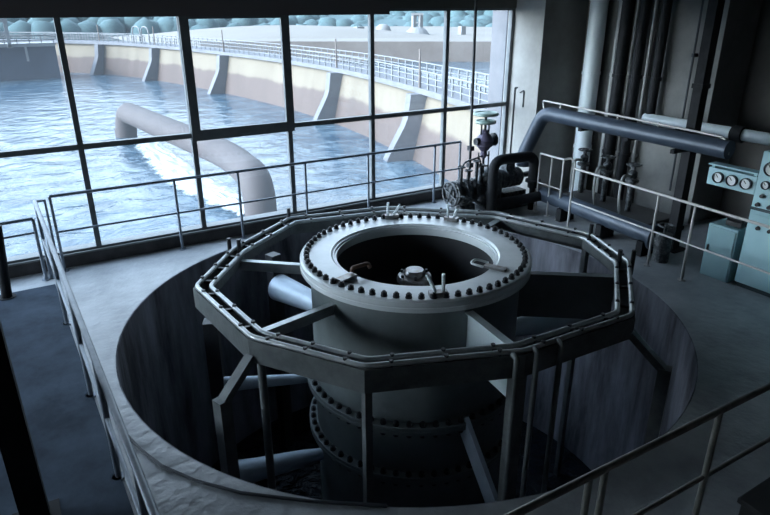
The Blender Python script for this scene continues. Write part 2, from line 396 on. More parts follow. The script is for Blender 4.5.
# ------------------------------------------------------------------ turbine casing
tc = thing('turbine_casing', (CC.x,CC.y,-3.5), 'huge grey bolted cylindrical casing rising from the round pit', 'machinery')
zt = .71
MB().lathe([(1.20,-3.5),(1.20,zt-.10),(1.17,zt-.10),(1.17,-3.5)], CC, 96, closed=True).build('barrel', M['barrel'], tc, smooth=True)
MB().lathe([(.905,zt-.112),(.905,-3.4),(.93,-3.4),(.93,zt-.112)], CC, 96, closed=True).build('inner_liner', M['inner'], tc, smooth=True)
fl = MB().lathe([(.94,zt),(.96,zt+.018),(1.29,zt+.018),(1.31,zt),(1.31,zt-.045),(1.305,zt-.05),(1.305,zt-.06),(1.31,zt-.065),(1.31,zt-.11),(.90,zt-.11),(.90,zt-.02),(.925,zt-.02),(.925,zt)], CC, 128, closed=True).build('flange', M['flange'], tc, smooth=True)
def bolts(z, zb, par, n, angs=None, R=1.235):
    pr = None
    for i in range(n):
        a = 2*pi*(i+.5)/n
        if angs and not any(lo <= math.degrees(a) <= hi for lo, hi in angs): continue
        p = Vector((CC.x+R*cos(a), CC.y+R*sin(a), z))
        if pr is None:
            b = MB()
            b.cyl((0,0,0),(0,0,.01),.034,n=14); b.cyl((0,0,.008),(0,0,.042),.029,n=6); b.cyl((0,0,.04),(0,0,.055),.016,n=10)
            if zb: b.cyl((0,0,.005),(0,0,-zb-.05),.016,n=8); b.cyl((0,0,-zb),(0,0,-zb-.045),.031,n=6)
            pr = MB(); pr.v = [(x+p.x,y+p.y,q+p.z) for x,y,q in b.v]; pr.f = b.f
            proto = pr.build('bolt', M['bolt'], par, loc=p); first = p
        else: dup(proto, par, p-first)
bolts(zt+.018, 0, fl, 64)
for zf in (-.80,-1.45):
    f2 = MB().lathe([(1.15,zf+.045),(1.30,zf+.045),(1.30,zf+.004),(1.295,zf),(1.30,zf-.004),(1.30,zf-.045),(1.15,zf-.045)], CC, 96, closed=True).build('flange', M['barrel'], tc, smooth=True)
    bolts(zf+.045, .09, f2, 56, [(95,300)], 1.25)
# shaft head on the axis of the casing
hb = MB().lathe([(.001,.50),(.10,.50),(.125,.47),(.13,.44),(.19,.43),(.205,.40),(.205,.36),(.15,.345),(.15,.12),(.22,.10),(.22,0),(.25,-.05),(.25,-3.3),(.001,-3.3)], (CC.x,CC.y,0), 32).build('shaft_head', M['lugsteel'], tc, smooth=True)
for i in range(6):
    a = i*pi/3; MB().cyl((CC.x+.165*cos(a),CC.y+.165*sin(a),.43),(CC.x+.165*cos(a),CC.y+.165*sin(a),.465),.018,n=6).build('bolt', M['bolt'], hb)
# lugs and shackles on the flange
def lug(ang, r, kind):
    a = radians(ang); p = Vector((CC.x+r*cos(a), CC.y+r*sin(a), zt+.018)); rad = Vector((cos(a),sin(a),0)); tg = Vector((-sin(a),cos(a),0)); up = Vector((0,0,1))
    b = MB()
    if kind == 'handle':
        b.bar(p-rad*.12+up*.02, p+rad*.10+up*.02, .10, .035)
        o = b.build('lifting_lug', M['lugsteel'], tc)
        MB().tube(bend([p-rad*.12-tg*.03+up*.05, p-rad*.12-tg*.02+up*.09, p-rad*.30+tg*.03+up*.10, p-rad*.32+tg*.04+up*.05],.04),.022,10).build('handle', M['rust'], o, smooth=True)
    elif kind == 'cleat':
        b.bar(p-tg*.09+up*.025, p+tg*.09+up*.025, .09, .05)
        o = b.build('lifting_lug', M['lugsteel'], tc)
        MB().tube([p-tg*.03+up*.05, p-tg*.10-rad*.07+up*.20],.017,8).tube([p+tg*.05+up*.05, p+tg*.05-rad*.02+up*.22],.017,8).build('eye_arm', M['pipe_white'], o, smooth=True)
    else:
        b.bar(p-rad*.16+up*.012, p+rad*.08+up*.012, .09, .024)
        o = b.build('lifting_lug', M['lugsteel'], tc)
        MB().tube(bend([p-rad*.15-tg*.07+up*.02,p-rad*.30-tg*.07+up*.03,p-rad*.30+tg*.07+up*.03,p-rad*.15+tg*.07+up*.02],.05),.014,8).build('shackle', M['ringpipe'], o, smooth=True)
lug(-164,1.10,'handle'); lug(-113,1.20,'cleat'); lug(-63,1.02,'shackle'); lug(33,1.2,'cleat'); lug(71,1.22,'cleat')

def radial(ang, r, z): a = radians(ang); return Vector((CC.x+r*cos(a), CC.y+r*sin(a), z))
# tapered braces between casing and pit wall
def pit_r(ang):
    d = Vector((cos(radians(ang)), sin(radians(ang)),0)); o = CC-PC; bq = o.dot(d); return -bq+math.sqrt(bq*bq-(o.dot(o)-PR*PR))
for ang, z, r0, r1, L in ((107.4,-.50,.085,.20,2.54),(156.5,-.86,.045,.095,2.28),(169,-1.80,.07,.17,2.3),(47,-.5,.085,.2,2.5),(-13,-.5,.085,.2,2.5)):
    MB().tube([radial(ang,1.19,z), radial(ang,1.45,z), radial(ang,2.0,z), radial(ang,L,z)],r0,20,r1=r1).build('brace', M['strut'], tc, smooth=True)
MB().bar(radial(-97,1.19,-.80), radial(-97,2.75,-2.2), .05, .24).build('brace', M['strut'], tc)

# ------------------------------------------------------------------ the polygonal ring beam
RV = [(-2.23,.66),(-2.11,-.70),(-1.47,-1.68),(-.16,-2.18),(1.21,-2.22),(2.30,-1.30),(2.66,-.42),(2.20,.93),(.98,1.98),(-.46,2.27),(-1.54,1.51)]
RV = [(PC.x+x, PC.y+y) for x, y in RV]
NV = len(RV)
def offs(i, d):
    p = Vector(RV[i]); a = Vector(RV[i-1]); b = Vector(RV[(i+1) % NV])
    e0 = (p-a).normalized(); e1 = (b-p).normalized()
    n0 = Vector((e0.y,-e0.x)); n1 = Vector((e1.y,-e1.x))     # vertices run counter-clockwise -> right normal is outward
    m = (n0+n1).normalized(); return p + m*(d/max(.4, m.dot(n0)))
def ring_sweep(prof):
    b = MB(); k = len(prof); vs = []
    for i in range(NV):
        for d, z in prof: q = offs(i, d); vs.append((q.x,q.y,z))
    fs = []
    for i in range(NV):
        a, c = i*k, ((i+1) % NV)*k
        for j in range(k): fs.append((a+j, c+j, c+(j+1)%k, a+(j+1)%k))
    return b.add(vs, fs)
rg = thing('ring_beam', (PC.x,PC.y,.35), 'many-sided grey ring beam with pipes on top, encircling the casing over the pit', 'ring beam')
ring_sweep([(.02,.31),(.02,.535),(-.03,.535),(-.03,.505),(.0,.505),(.0,.31)]).build('outer_plate', M['ring'], rg)
ring_sweep([(-.135,.40),(-.135,.51),(-.155,.51),(-.155,.40)]).build('inner_plate', M['ring'], rg)
ring_sweep([(.0,.37),(.0,.385),(-.155,.415),(-.155,.40)]).build('web_plate', M['ring'], rg)
def ring_pipe(d, z, r):
    pts = []
    for i in range(NV): q = offs(i, d); pts.append(Vector((q.x,q.y,z)))
    out = []
    for i in range(NV):
        p = pts[i]; a = pts[i-1]-p; b2 = pts[(i+1)%NV]-p
        for t in (0,.25,.5,.75,1):
            A = p+a.normalized()*.07; B = p+b2.normalized()*.07
            out.append(A*(1-t)**2+p*2*t*(1-t)+B*t*t)
    return MB().tube(out, r, 12, closed=True)
ring_pipe(-.012,.558,.024).build('outer_pipe', M['ringpipe'], rg, smooth=True)
ring_pipe(-.145,.535,.027).build('inner_pipe', M['ringpipe'], rg, smooth=True)
for i in range(NV):
    o0, o1 = offs(i,-.012), offs((i+1)%NV,-.012); i0, i1 = offs(i,-.145), offs((i+1)%NV,-.145)
    for t in (.16,.5,.84):
        A = o0.lerp(o1,t); B = i0.lerp(i1,t)
        b = MB(); b.bar((A.x,A.y,.535),(B.x,B.y,.52),.035,.03)
        b.bar((A.x,A.y,.56),(A.x+(A.x-B.x)*.02,A.y+(A.y-B.y)*.02,.562),.05,.062) if False else None
        b.torus((0,0,0),.001,.001) if False else None
        b.cyl((A.x,A.y,.53),(A.x,A.y,.595),.02,n=8); b.cyl((B.x,B.y,.51),(B.x,B.y,.575),.02,n=8)
        b.build('clamp', M['dark'], rg)
# stubs at some of the corners
for i, dd in ((10,.03),(10,-.10),(9,.0),(6,-.03),(5,.03),(5,-.12)):
    q = offs(i, dd); MB().cyl((q.x,q.y,.40),(q.x,q.y,.70),.026,n=10).build('stub', M['dark'], rg, smooth=True)
# arms from the ring to the casing
for i, (ang, kind) in enumerate(((139,'bar'),(-168.4,'bar'),(-97,'fin'),(-37,'fin'),(23,'fin'),(83,'bar'))):
    # distance to ring along this direction
    d = Vector((cos(radians(ang)), sin(radians(ang)))); best = 2.2
    for j in range(NV):
        p = offs(j,-.15); q = offs((j+1)%NV,-.15); e = q-p; den = d.x*e.y-d.y*e.x
        if abs(den) < 1e-9: continue
        w_ = p-Vector((CC.x,CC.y)); t = (w_.x*e.y-w_.y*e.x)/den; u = (w_.x*d.y-w_.y*d.x)/den
        if t > 0 and -1e-6 <= u <= 1+1e-6: best = t
    a, b = radial(ang,1.19,.46), radial(ang,best,.46)
    if kind == 'bar':
        m_ = MB(); m_.bar(a,b,.075,.02); m_.bar(a-Vector((0,0,.06)),b-Vector((0,0,.06)),.018,.12)
        m_.build('arm', M['ringpipe'], rg)
    else:
        m_ = MB(); tg = Vector((-d.y,d.x,0))
        m_.prism([a-tg*.012+Vector((0,0,.04)), b-tg*.012+Vector((0,0,.04)), b-tg*.012-Vector((0,0,.50)), a-tg*.012-Vector((0,0,.50))], tg*.024)
        m_.bar(a+Vector((0,0,.045)), b+Vector((0,0,.045)), .09, .018)
        m_.build('arm', M['fin'] if ang == -97 else M['barrel'], rg)  # only this fin gets the brightened, lit-looking colour
# brackets and columns down to the pit bottom
for i in (1,4):
    c2 = Vector((PC.x,PC.y)); o = offs(i,0); d = (o-c2).normalized(); rr = (o-c2).length
    R2 = min(rr+.36, PR-.14)
    a = Vector((o.x,o.y,.36)); p = c2+d*R2; bb = Vector((p.x,p.y,.04))
    MB().bar(a,bb,.10,.07).build('bracket', M['ring'], rg)
    MB().bar((p.x,p.y,.08),(p.x,p.y,-4.2),.12,.12, up=(d.x,d.y,0)).build('column', M['ring'], rg)
for i in (2,3,6,8):
    q = offs(i,-.08); MB().bar((q.x,q.y,.40),(q.x,q.y,-4.2),.12 if i == 3 else .07,.12 if i == 3 else .07,up=(1,0,0)).build('column', M['ring'], rg)
for ang, r_c in ((107.4,2.62),(156.5,2.36)):
    q = radial(ang,r_c,0); MB().bar((q.x,q.y,.0),(q.x,q.y,-4.2),.16,.16,up=(cos(radians(ang)),sin(radians(ang)),0)).build('column', M['dark'], rg)
for i in (1,):
    q = offs(i,-.10); MB().tube([(q.x,q.y,.40),(q.x,q.y,-4.2)],.04,10).build('hanger_rod', M['ring'], rg, smooth=True)
for dx, s in ((-.13,1),(.10,1),(.38,.9)):
    i = 3; e = (offs(4,0)-offs(3,0)).normalized(); q = offs(3,.06)+e*dx; t_ = offs(3,-.01)+e*dx
    MB().tube(bend([(t_.x,t_.y,.555),(q.x,q.y,.56),(q.x,q.y,-4.2)],.06),.026,10).build('drain_pipe', M['ring'], rg, smooth=True)

# conduit low on the pit wall
pts = []
for a, z in ((176,-.3),(176,-1.35),(181,-1.75),(192,-1.95)):
    pts.append((PC.x+(PR-.04)*cos(radians(a)), PC.y+(PR-.04)*sin(radians(a)), z))
tag(MB().tube(bend(pts,.2),.018,8).build('conduit', M['pipe_grey'], smooth=True), 'thin bent conduit on the shaded left wall of the pit', 'conduit')
# cable lying on the floor near the rim
pts = [(.36,4.75,.014),(.42,4.5,.014),(.52,4.22,.014),(.70,3.92,.014),(.95,3.62,.014),(1.35,3.28,.014),(1.8,2.95,.014)]
tag(MB().tube(pts,.013,8).build('floor_cable', M['cable'], smooth=True), 'dark cable lying on the floor around the near left rim of the pit', 'cable')

# ------------------------------------------------------------------ valve assembly by the window corner
va = thing('pump_set', (6.8,8.0,0), 'cluttered black pump and valve set on the floor between pit and corner pillar', 'pump')
MB().box(6.1,7.9,7.82,8.18,0,.10).box(6.25,6.55,7.86,8.14,.10,.22).box(7.2,7.7,7.86,8.14,.10,.30).build('plinth', M['machine'], va, bevel=.01)
MB().lathe([(.001,6.12),(.10,6.12),(.11,6.16),(.20,6.17),(.20,6.22),(.12,6.23),(.12,6.34),(.22,6.35),(.22,6.40),(.14,6.41),(.14,6.52),(.21,6.53),(.21,6.57),(.12,6.58),(.12,6.78),(.20,6.79),(.20,6.83),(.001,6.83)],(0,8.0,.42),28,axis='x').build('flanged_body', M['machine'], va, smooth=True)
cl = bpy.data.objects[va.name].children[-1]
for xx in (6.195,6.375,6.55,6.81):
    for k in range(8):
        a = 2*pi*k/8+.2; MB().cyl((xx-.045,8+.165*cos(a),.42+.165*sin(a)),(xx+.045,8+.165*cos(a),.42+.165*sin(a)),.02,n=6).build('bolt', M['lugsteel'], cl)
MB().lathe([(.001,7.12),(.13,7.12),(.17,7.16),(.17,7.22),(.155,7.23),(.155,7.27),(.17,7.28),(.17,7.33),(.155,7.34),(.155,7.38),(.17,7.39),(.17,7.44),(.155,7.45),(.155,7.49),(.17,7.50),(.17,7.60),(.12,7.66),(.05,7.68),(.05,7.98),(.001,7.98)],(0,8.02,.52),28,axis='x').build('motor', M['machine'], va, smooth=True)
MB().box(7.28,7.48,7.95,8.09,.67,.80).build('terminal_box', M['machine'], va, bevel=.01)
MB().lathe([(.001,.10),(.20,.10),(.24,.16),(.24,.62),(.19,.70),(.08,.74),(.001,.74)],(6.97,8.05,0),28).build('volute', M['machine'], va, smooth=True)
# small fittings on top
b = MB()
for x_, h_ in ((6.30,.86),(6.45,.78),(6.62,.92),(6.72,.84)): b.cyl((x_,7.96,.50),(x_,7.96,h_),.028,n=10); b.torus((x_,7.96,h_),.06,.012,n=16,k=6)
b.tube(bend([(6.30,7.96,.80),(6.30,7.9,.95),(6.62,7.9,1.0),(6.72,7.96,.80)],.08),.015,8)
b.tube(bend([(6.2,7.85,.40),(6.2,7.72,.42),(6.5,7.70,.28),(6.75,7.78,.1)],.08),.02,8)
b.build('fittings', M['machine'], va, smooth=True)
b = MB(); b.torus((6.10,7.98,.42),.20,.018,axis='x',n=24,k=8)
for k in range(4): a = k*pi/2+.4; b.cyl((6.10,7.98,.42),(6.10,7.98+.2*cos(a),.42+.2*sin(a)),.012,n=6)
b.build('side_wheel', M['machine'], va, smooth=True)
# bypass pipe (inverted U)
by = thing('bypass_pipe', (6.71,7.64,0), 'thick black upside-down U pipe standing over the pump set', 'pipe')
MB().tube(bend([(6.71,7.64,0),(6.71,7.64,.98),(7.62,7.64,.96),(7.62,7.64,.40)],.20,8),.085,18).build('bent_pipe', M['pipe_black'], by, smooth=True)
MB().tube(bend([(6.71,7.64,.24),(7.25,7.62,.22),(7.74,7.42,.30)],.15),.085,18).build('lower_pipe', M['pipe_black'], by, smooth=True)
MB().lathe([(.001,.03),(.14,.03),(.14,0),(.001,0)],(6.71,7.64,0),20).build('base_flange', M['pipe_black'], by)
MB().lathe([(.085,.50),(.13,.50),(.13,.54),(.085,.54)],(7.62,7.64,0),20,closed=True).build('flange', M['pipe_black'], by)
MB().tube([(7.62,7.64,.45),(7.62,7.64,.0)],.05,12).build('stand', M['pipe_black'], by, smooth=True)
# hand-wheel gate valve
gv = thing('gate_valve', (6.79,8.0,.645), 'upright gate valve topped by two pale green handwheels in front of the window corner', 'valve')
MB().tube([(6.79,8.0,.645),(6.79,8.0,1.70)],.022,10).build('stem', M['dark'], gv, smooth=True)
MB().lathe([(.001,.95),(.04,.95),(.06,1.02),(.05,1.06),(.14,1.16),(.14,1.20),(.15,1.25),(.10,1.33),(.05,1.38),(.05,1.42),(.001,1.42)],(6.79,8.0,0),18).build('bonnet', M['purple'], gv, smooth=True)
MB().lathe([(.001,6.60),(.06,6.60),(.06,6.72),(.03,6.73),(.03,6.88),(.04,6.885),(.04,6.95),(.11,6.96),(.11,7.0),(.03,7.01),(.03,7.05),(.001,7.05)],(0,8.0,1.24),16,axis='x').build('side_flange', M['dark'], gv, smooth=True)
for z_, r_ in ((1.68,.185),(1.55,.15)):
    b = MB().torus((6.79,8.0,z_),r_,.026,n=36,k=10)
    b.lathe([(.001,.03),(.05,.03),(r_*.6,.012),(r_,.008),(r_,-.008),(.05,-.02),(.001,-.02)],(6.79,8.0,z_),28)
    b.build('handwheel', M['valvegreen'], gv, smooth=True)
for dx in (-.08,.08): MB().cyl((6.79+dx,8.0,1.28),(6.79+dx,8.0,1.52),.014,n=8).build('yoke_rod', M['dark'], gv)
b = MB()
for dx in (-.11,.11): b.cyl((6.79+dx,8.0,.66),(6.79+dx,8.0,1.05),.012,n=8)
b.bar((6.67,8.0,.98),(6.91,8.0,.98),.03,.02); b.bar((6.67,8.0,.80),(6.91,8.0,.80),.02,.02)
b.build('yoke', M['dark'], gv)
ro = thing('hanging_rod', (6.95,8.55,0), 'thin dark vertical rod in front of the right-hand window, floor to ceiling', 'rod')
MB().tube([(6.96,8.55,0),(6.91,8.57,ZC)],.024,10).build('rod', M['dark'], ro, smooth=True)
MB().lathe([(.001,.015),(.07,.015),(.07,0),(.001,0)],(6.96,8.55,0),16).build('base_plate', M['dark'], ro)
for z_ in (.65,.95): MB().box(6.91,7.0,8.51,8.60,z_,z_+.08).build('collar', M['dark'], ro)
# wall conduit + small handle on pillar face
tag(MB().tube(bend([(8.175,8.86,.013),(8.175,8.86,1.93),(8.175,8.80,1.93)],.02),.012,8).build('conduit', M['dark'], smooth=True), 'thin dark conduit on the lit pillar face beside the window jamb', 'conduit')
tag(MB().tube(bend([(8.177,8.72,1.85),(8.177,8.62,1.90),(8.177,8.62,1.60)],.03),.012,8).build('wall_hook', M['dark'], smooth=True), 'small dark hooked bar on the lit face of the corner pillar', 'hook')

# ------------------------------------------------------------------ pipework on the right
up_ = thing('overhead_pipe', (7.8,7.68,1.65), 'fat dark blue pipe bent down at its far end, slung above the railing at right', 'pipe')
MB().tube(bend([(7.70,7.99,.70),(7.70,7.99,.92),(7.80,7.70,1.65),(7.80,7.30,1.65),(7.8,4.43,1.625)],.22,8),.12,24).build('pipe', M['pipe_dark'], up_, smooth=True)
MB().tube(bend([(7.8,7.70,1.70),(7.8,7.75,1.85),(7.8,4.55,1.77),(7.8,4.46,1.70),(7.8,4.44,1.56)],.05),.016,10).build('handrail', M['railpale'], up_, smooth=True)
for y_ in (7.35,6.2,5.5): MB().cyl((7.8,y_,1.74),(7.8,y_,1.87-(7.75-y_)*.025),.014,n=8).build('rail_post', M['railpale'], up_)
for y_ in (6.9,6.0): MB().bar((7.8,y_,1.50),(9.23,y_,1.50),.06,.06).build('wall_bracket', M['pipe_black'], up_)
lp = thing('floor_pipe', (7.7,7.4,0), 'fat dark blue pipe lying low behind the right railing on saddles', 'pipe')
MB().tube(bend([(7.735,7.50,.30),(7.73,7.40,.30),(7.52,5.05,.30)],.25,8),.13,24).build('pipe', M['pipe_dark'], lp, smooth=True)
for y_, x_ in ((6.9,7.69),(6.0,7.605),(5.2,7.535)):
    MB().box(x_-.16,x_+.16,y_-.05,y_+.05,0,.22).build('saddle', M['pipe_black'], lp)
MB().lathe([(.13,5.05),(.19,5.05),(.19,5.10),(.13,5.10)],(7.522,0,.30),24,closed=True,axis='y').build('flange', M['pipe_dark'], lp, smooth=True)
b = MB(); b.cyl((7.50,4.92,.0),(7.50,4.92,.40),.11,n=18); b.cyl((7.50,5.05,.28),(7.50,4.92,.28),.11,n=18); b.torus((7.50,4.92,.52),.09,.014); b.cyl((7.50,4.92,.40),(7.50,4.92,.53),.02)
tag(b.build('end_valve', M['machine'], smooth=True), 'dark squat valve closing the near end of the low pipe', 'valve')
# black column that carries the overhead pipe
cl2 = thing('steel_column', (8.05,5.13,0), 'black steel column behind the overhead pipe, right of the wall pipes', 'column')
MB().box(7.98,8.13,5.07,5.20,0,ZC).box(7.965,8.145,5.055,5.215,.3,.36).box(7.965,8.145,5.055,5.215,2.3,2.36).build('shaft', M['pipe_black'], cl2)
MB().box(7.9,8.2,4.98,5.28,0,.02).build('base_plate', M['pipe_black'], cl2)
MB().box(7.66,8.06,5.10,5.16,1.46,1.515).build('bracket', M['pipe_black'], cl2)

def wall_pipe(y, r, m, label, z0=0, z1=ZC, clips=(.9,2.2,3.4), x=None, cat='pipe', name='wall_pipe'):
    x = 9.23-r-.06 if x is None else x
    t = thing(name, (x,y,z0), label, cat)
    MB().tube([(x,y,z0),(x,y,z1)], r, 18).build('pipe', m, t, smooth=True)
    for z in clips:
        b = MB().lathe([(r,z),(r+.015,z),(r+.015,z+.05),(r,z+.05)],(x,y,0),18,closed=True); b.box(x+r*.6,9.23,y-.02,y+.02,z,z+.05)
        b.build('clip', m, t)
wall_pipe(7.86,.15,M['pipe_white'],'fat pale blue-white vertical pipe in the corner by the pillar')
wall_pipe(7.47,.05,M['pipe_grey'],'slim light grey vertical pipe just right of the fat pale pipe')
wall_pipe(7.30,.10,M['pipe_black'],'black vertical pipe touching the slim light grey pipe on its right')
wall_pipe(7.17,.028,M['pipe_grey'],'thin grey vertical pipe between two black wall pipes')
wall_pipe(6.98,.085,M['pipe_black'],'black vertical pipe in the middle of the wall pipe row')
wall_pipe(6.83,.028,M['pipe_grey'],'very thin grey vertical pipe right of the middle black pipe')
wall_pipe(6.60,.075,M['pipe_black'],'black vertical pipe rising from the end of the horizontal pale pipe',z0=1.5,clips=(2.2,3.4))
wall_pipe(6.05,.016,M['cable'],'thin black cable hanging down the wall panel',z0=.5,clips=(1.2,2.6),cat='cable',name='wall_cable')
hp = thing('horizontal_pipe', (9.05,6.60,1.6), 'pale white horizontal pipe with a dark coupling on the right wall', 'pipe')
MB().tube([(9.05,6.66,1.60),(9.05,3.2,1.60)],.085,18).build('pipe', M['pipe_white'], hp, smooth=True)
MB().lathe([(.085,4.98),(.12,4.98),(.12,5.14),(.085,5.14)],(9.05,0,1.60),20,closed=True,axis='y').build('coupling', M['pipe_black'], hp, smooth=True)
for y_ in (5.9,6.4): MB().box(9.05,9.23,y_-.03,y_+.03,1.57,1.63).build('bracket', M['pipe_black'], hp)
MB().box(9.05,10.05,4.0,4.06,1.57,1.63).build('bracket', M['pipe_black'], hp)

# small valves and hoses at the foot of the wall pipes
def drain_valve(x, y, lab):
    t = thing('drain_valve', (x,y,0), lab, 'valve', None)
    MB().tube([(x,y,0),(x,y,.50)],.05,12).build('riser', M['machine'], t, smooth=True)
    MB().lathe([(.001,.50),(.11,.50),(.11,.54),(.07,.56),(.07,.66),(.03,.70),(.03,.78),(.001,.78)],(x,y,0),16).build('body', M['machine'], t, smooth=True)
    MB().torus((x,y,.78),.11,.014,n=20,k=8).bar((x-.11,y,.78),(x+.11,y,.78),.02,.014).bar((x,y-.11,.78),(x,y+.11,.78),.02,.014).build('handwheel', M['machine'], t, smooth=True)
    MB().tube(bend([(x-.06,y,.60),(x-.32,y-.05,.66),(x-.40,y-.10,.3),(x-.36,y-.14,0)],.16),.024,8).build('hose', M['pipe_grey'], t, smooth=True)
drain_valve(8.75,7.55,'dark drain valve with grey hose at the foot of the fat pale pipe')
drain_valve(8.65,6.95,'dark drain valve with grey hose below the black wall pipes, middle of three')
drain_valve(8.55,6.35,'dark drain valve with grey hose below the bare wall panel, nearest the column')
tag(MB().box(8.12,9.0,5.75,7.68,0,.16).build('concrete_kerb', M['darkwall'], bevel=.01), 'low dark concrete kerb under the drain valves along the wall', 'kerb')
for o in bpy.data.objects:
    if o.name.startswith('drain_valve'): o.location.z = .165

# ------------------------------------------------------------------ control cabinets
XC = 7.58
cab = thing('control_cabinet', (XC,3.4,0), 'tall teal control cabinet with round dials at the right edge', 'cabinet')
MB().box(XC,XC+.6,2.75,3.90,.06,1.74).build('body', M['teal'], cab, bevel=.012)
MB().box(XC+.03,XC+.57,2.78,3.87,0,.06).build('plinth', M['tealdark'], cab)
MB().box(XC-.012,XC,2.80,3.86,.12,.98).build('lower_door', M['teal'], cab, bevel=.006)
MB().box(XC-.022,XC,2.75,3.90,1.03,1.06).build('desk_edge', M['tealdark'], cab)
def dial(y, z, r, par, name='dial'):
    d = MB().lathe([(.001,0),(r,0),(r,.035),(r*.86,.04),(r*.86,.012),(.001,.012)],(0,0,0),28)
    d.v = [(XC-.002-q[2], y+q[0], z+q[1]) for q in d.v]
    o = d.build(name, M['bezel'], par, smooth=True)
    f = MB().lathe([(.001,.018),(r*.85,.018),(r*.85,.012),(.001,.012)],(0,0,0),28); f.v = [(XC-.002-q[2], y+q[0], z+q[1]) for q in f.v]
    f.build('face', M['face'], o)
    n = MB().bar((XC-.022,y,z),(XC-.022,y+r*.45,z+r*.5),.008,.004,up=(1,0,0)); n.build('needle', M['knob'], o)
    return o
dial(3.755,1.55,.085,cab); dial(3.50,1.55,.085,cab); dial(3.25,1.55,.085,cab)
for y_ in (3.78,3.56,3.34): dial(y_,1.35,.05,cab)
for y_, z_ in ((3.79,1.215),(3.57,1.215),(3.82,1.10),(3.68,1.10),(3.50,1.10),(3.75,.82),(3.61,.82),(3.45,.82)):
    k = MB().lathe([(.001,0),(.028,0),(.022,.04),(.001,.04)],(0,0,0),14); k.v = [(XC-.002-q[2], y_+q[0], z_+q[1]) for q in k.v]
    k.build('knob', M['knob'], cab, smooth=True)
gp = thing('gauge_panel', (XC,4.2,1.2), 'narrow teal panel of three round gauges fixed beside the tall cabinet', 'gauge panel')
MB().box(XC,XC+.10,3.90,4.52,1.20,1.42).build('panel', M['teal'], gp, bevel=.006)
MB().box(XC-.012,XC+.14,3.90,4.53,1.45,1.468).box(XC+.02,XC+.10,3.92,3.96,1.42,1.45).box(XC+.02,XC+.10,4.46,4.50,1.42,1.45).build('hood', M['teal'], gp)
for y_ in (4.37,4.19,4.01): dial(y_,1.315,.07,gp,'gauge')
bx = thing('junction_cabinet', (XC,4.12,0), 'low muted teal metal cabinet standing left of the tall cabinet', 'cabinet')
MB().box(XC-.02,XC+.50,3.97,4.36,0,.72).build('body', M['tealbox'], bx, bevel=.01)
MB().box(XC-.034,XC-.02,3.99,4.34,.04,.69).build('door', M['tealbox'], bx, bevel=.005)
MB().box(XC-.05,XC-.034,4.30,4.315,.34,.44).build('handle', M['knob'], bx)
ph = thing('telephone', (XC+.2,4.08,.72), 'small black telephone-like box sitting on the low teal cabinet', 'box')
MB().box(XC+.06,XC+.30,3.99,4.20,.722,.79).build('body', M['knob'], ph, bevel=.01)
MB().tube(bend([(XC+.10,4.0,.79),(XC+.10,4.0,.82),(XC+.10,4.19,.82),(XC+.10,4.19,.79)],.02),.018,8).build('handset', M['knob'], ph, smooth=True)
db = thing('equipment_box', (3.9,1.3,0), 'dark box on the floor behind the near railing in the bottom right corner', 'box')
MB().box(3.62,4.6,1.15,1.50,0,.32).build('body', M['danger'], db, bevel=.01)
MB().box(3.60,4.62,1.13,1.52,.32,.36).build('lid', M['danger'], db, bevel=.008)

# ------------------------------------------------------------------ outside: river, dam, banks
ZWAT = -6.3
structure(MB().box(-260,420,YW+.4,420,-9,ZWAT).build('water_river', M['river']))
structure(MB().box(XL-.3,XR+.3,YB-.3,YW+.15,-9,-4.45).box(XL-.3,XR+.3,YW+.10,YW+.16,-4.45,-.3).build('wall_foundation', M['pit']))

# the curved dam
ctrl = [(-60,128),(-22,126),(1.9,121.3),(11,112),(16.8,103),(20.6,91),(23.0,79.6),(24.7,68.7),(25.6,58.7),(25.7,50),(25.2,43.4),(24.3,37),(23.2,31),(21.9,25.5),(20.2,19.5),(18.3,14)]
def cr(P, n):
    out = []
    for i in range(len(P)-1):
        p0 = Vector(P[max(i-1,0)]); p1 = Vector(P[i]); p2 = Vector(P[i+1]); p3 = Vector(P[min(i+2,len(P)-1)])
        for k in range(n):
            t = k/n
            out.append(.5*((2*p1)+(p2-p0)*t+(2*p0-5*p1+4*p2-p3)*t*t+(3*p1-p0-3*p2+p3)*t**3))
    out.append(Vector(P[-1])); return out
DP = cr(ctrl, 5)
ZD = -1.67
def dnorm(i):
    t = (DP[min(i+1,len(DP)-1)]-DP[max(i-1,0)]).normalized(); return Vector((t.y,-t.x))   # towards the river side seen from the room
# choose sign so that it points to the viewer
def nview(i):
    n = dnorm(i); c = Vector((0,0))-DP[i]
    return n if n.dot(c) > 0 else -n
def dam_sweep(prof):
    b = MB(); k = len(prof); vs = []
    for i in range(len(DP)):
        n = nview(i)
        for d, z in prof: q = DP[i]+n*d; vs.append((q.x,q.y,z))
    fs = []
    for i in range(len(DP)-1):
        a, c = i*k, (i+1)*k
        for j in range(k): fs.append((a+j,c+j,c+(j+1)%k,a+(j+1)%k))
    fs.append(tuple(range(k))); fs.append(tuple((len(DP)-1)*k+j for j in range(k)))
    return b.add(vs, fs)
dam = thing('curved_dam', (25,55,ZWAT), 'long curved cream dam wall with buttresses, crossing the water behind the windows', 'dam')
dam_sweep([(-.15,ZD-.35),(1.1,ZWAT-1),(-3.2,ZWAT-1),(-2.6,ZD-.35)]).build('wall', M['dam'], dam)
dam_sweep([(.35,ZD),(.35,ZD-.35),(-2.9,ZD-.35),(-2.9,ZD)]).build('deck', M['butt'], dam)
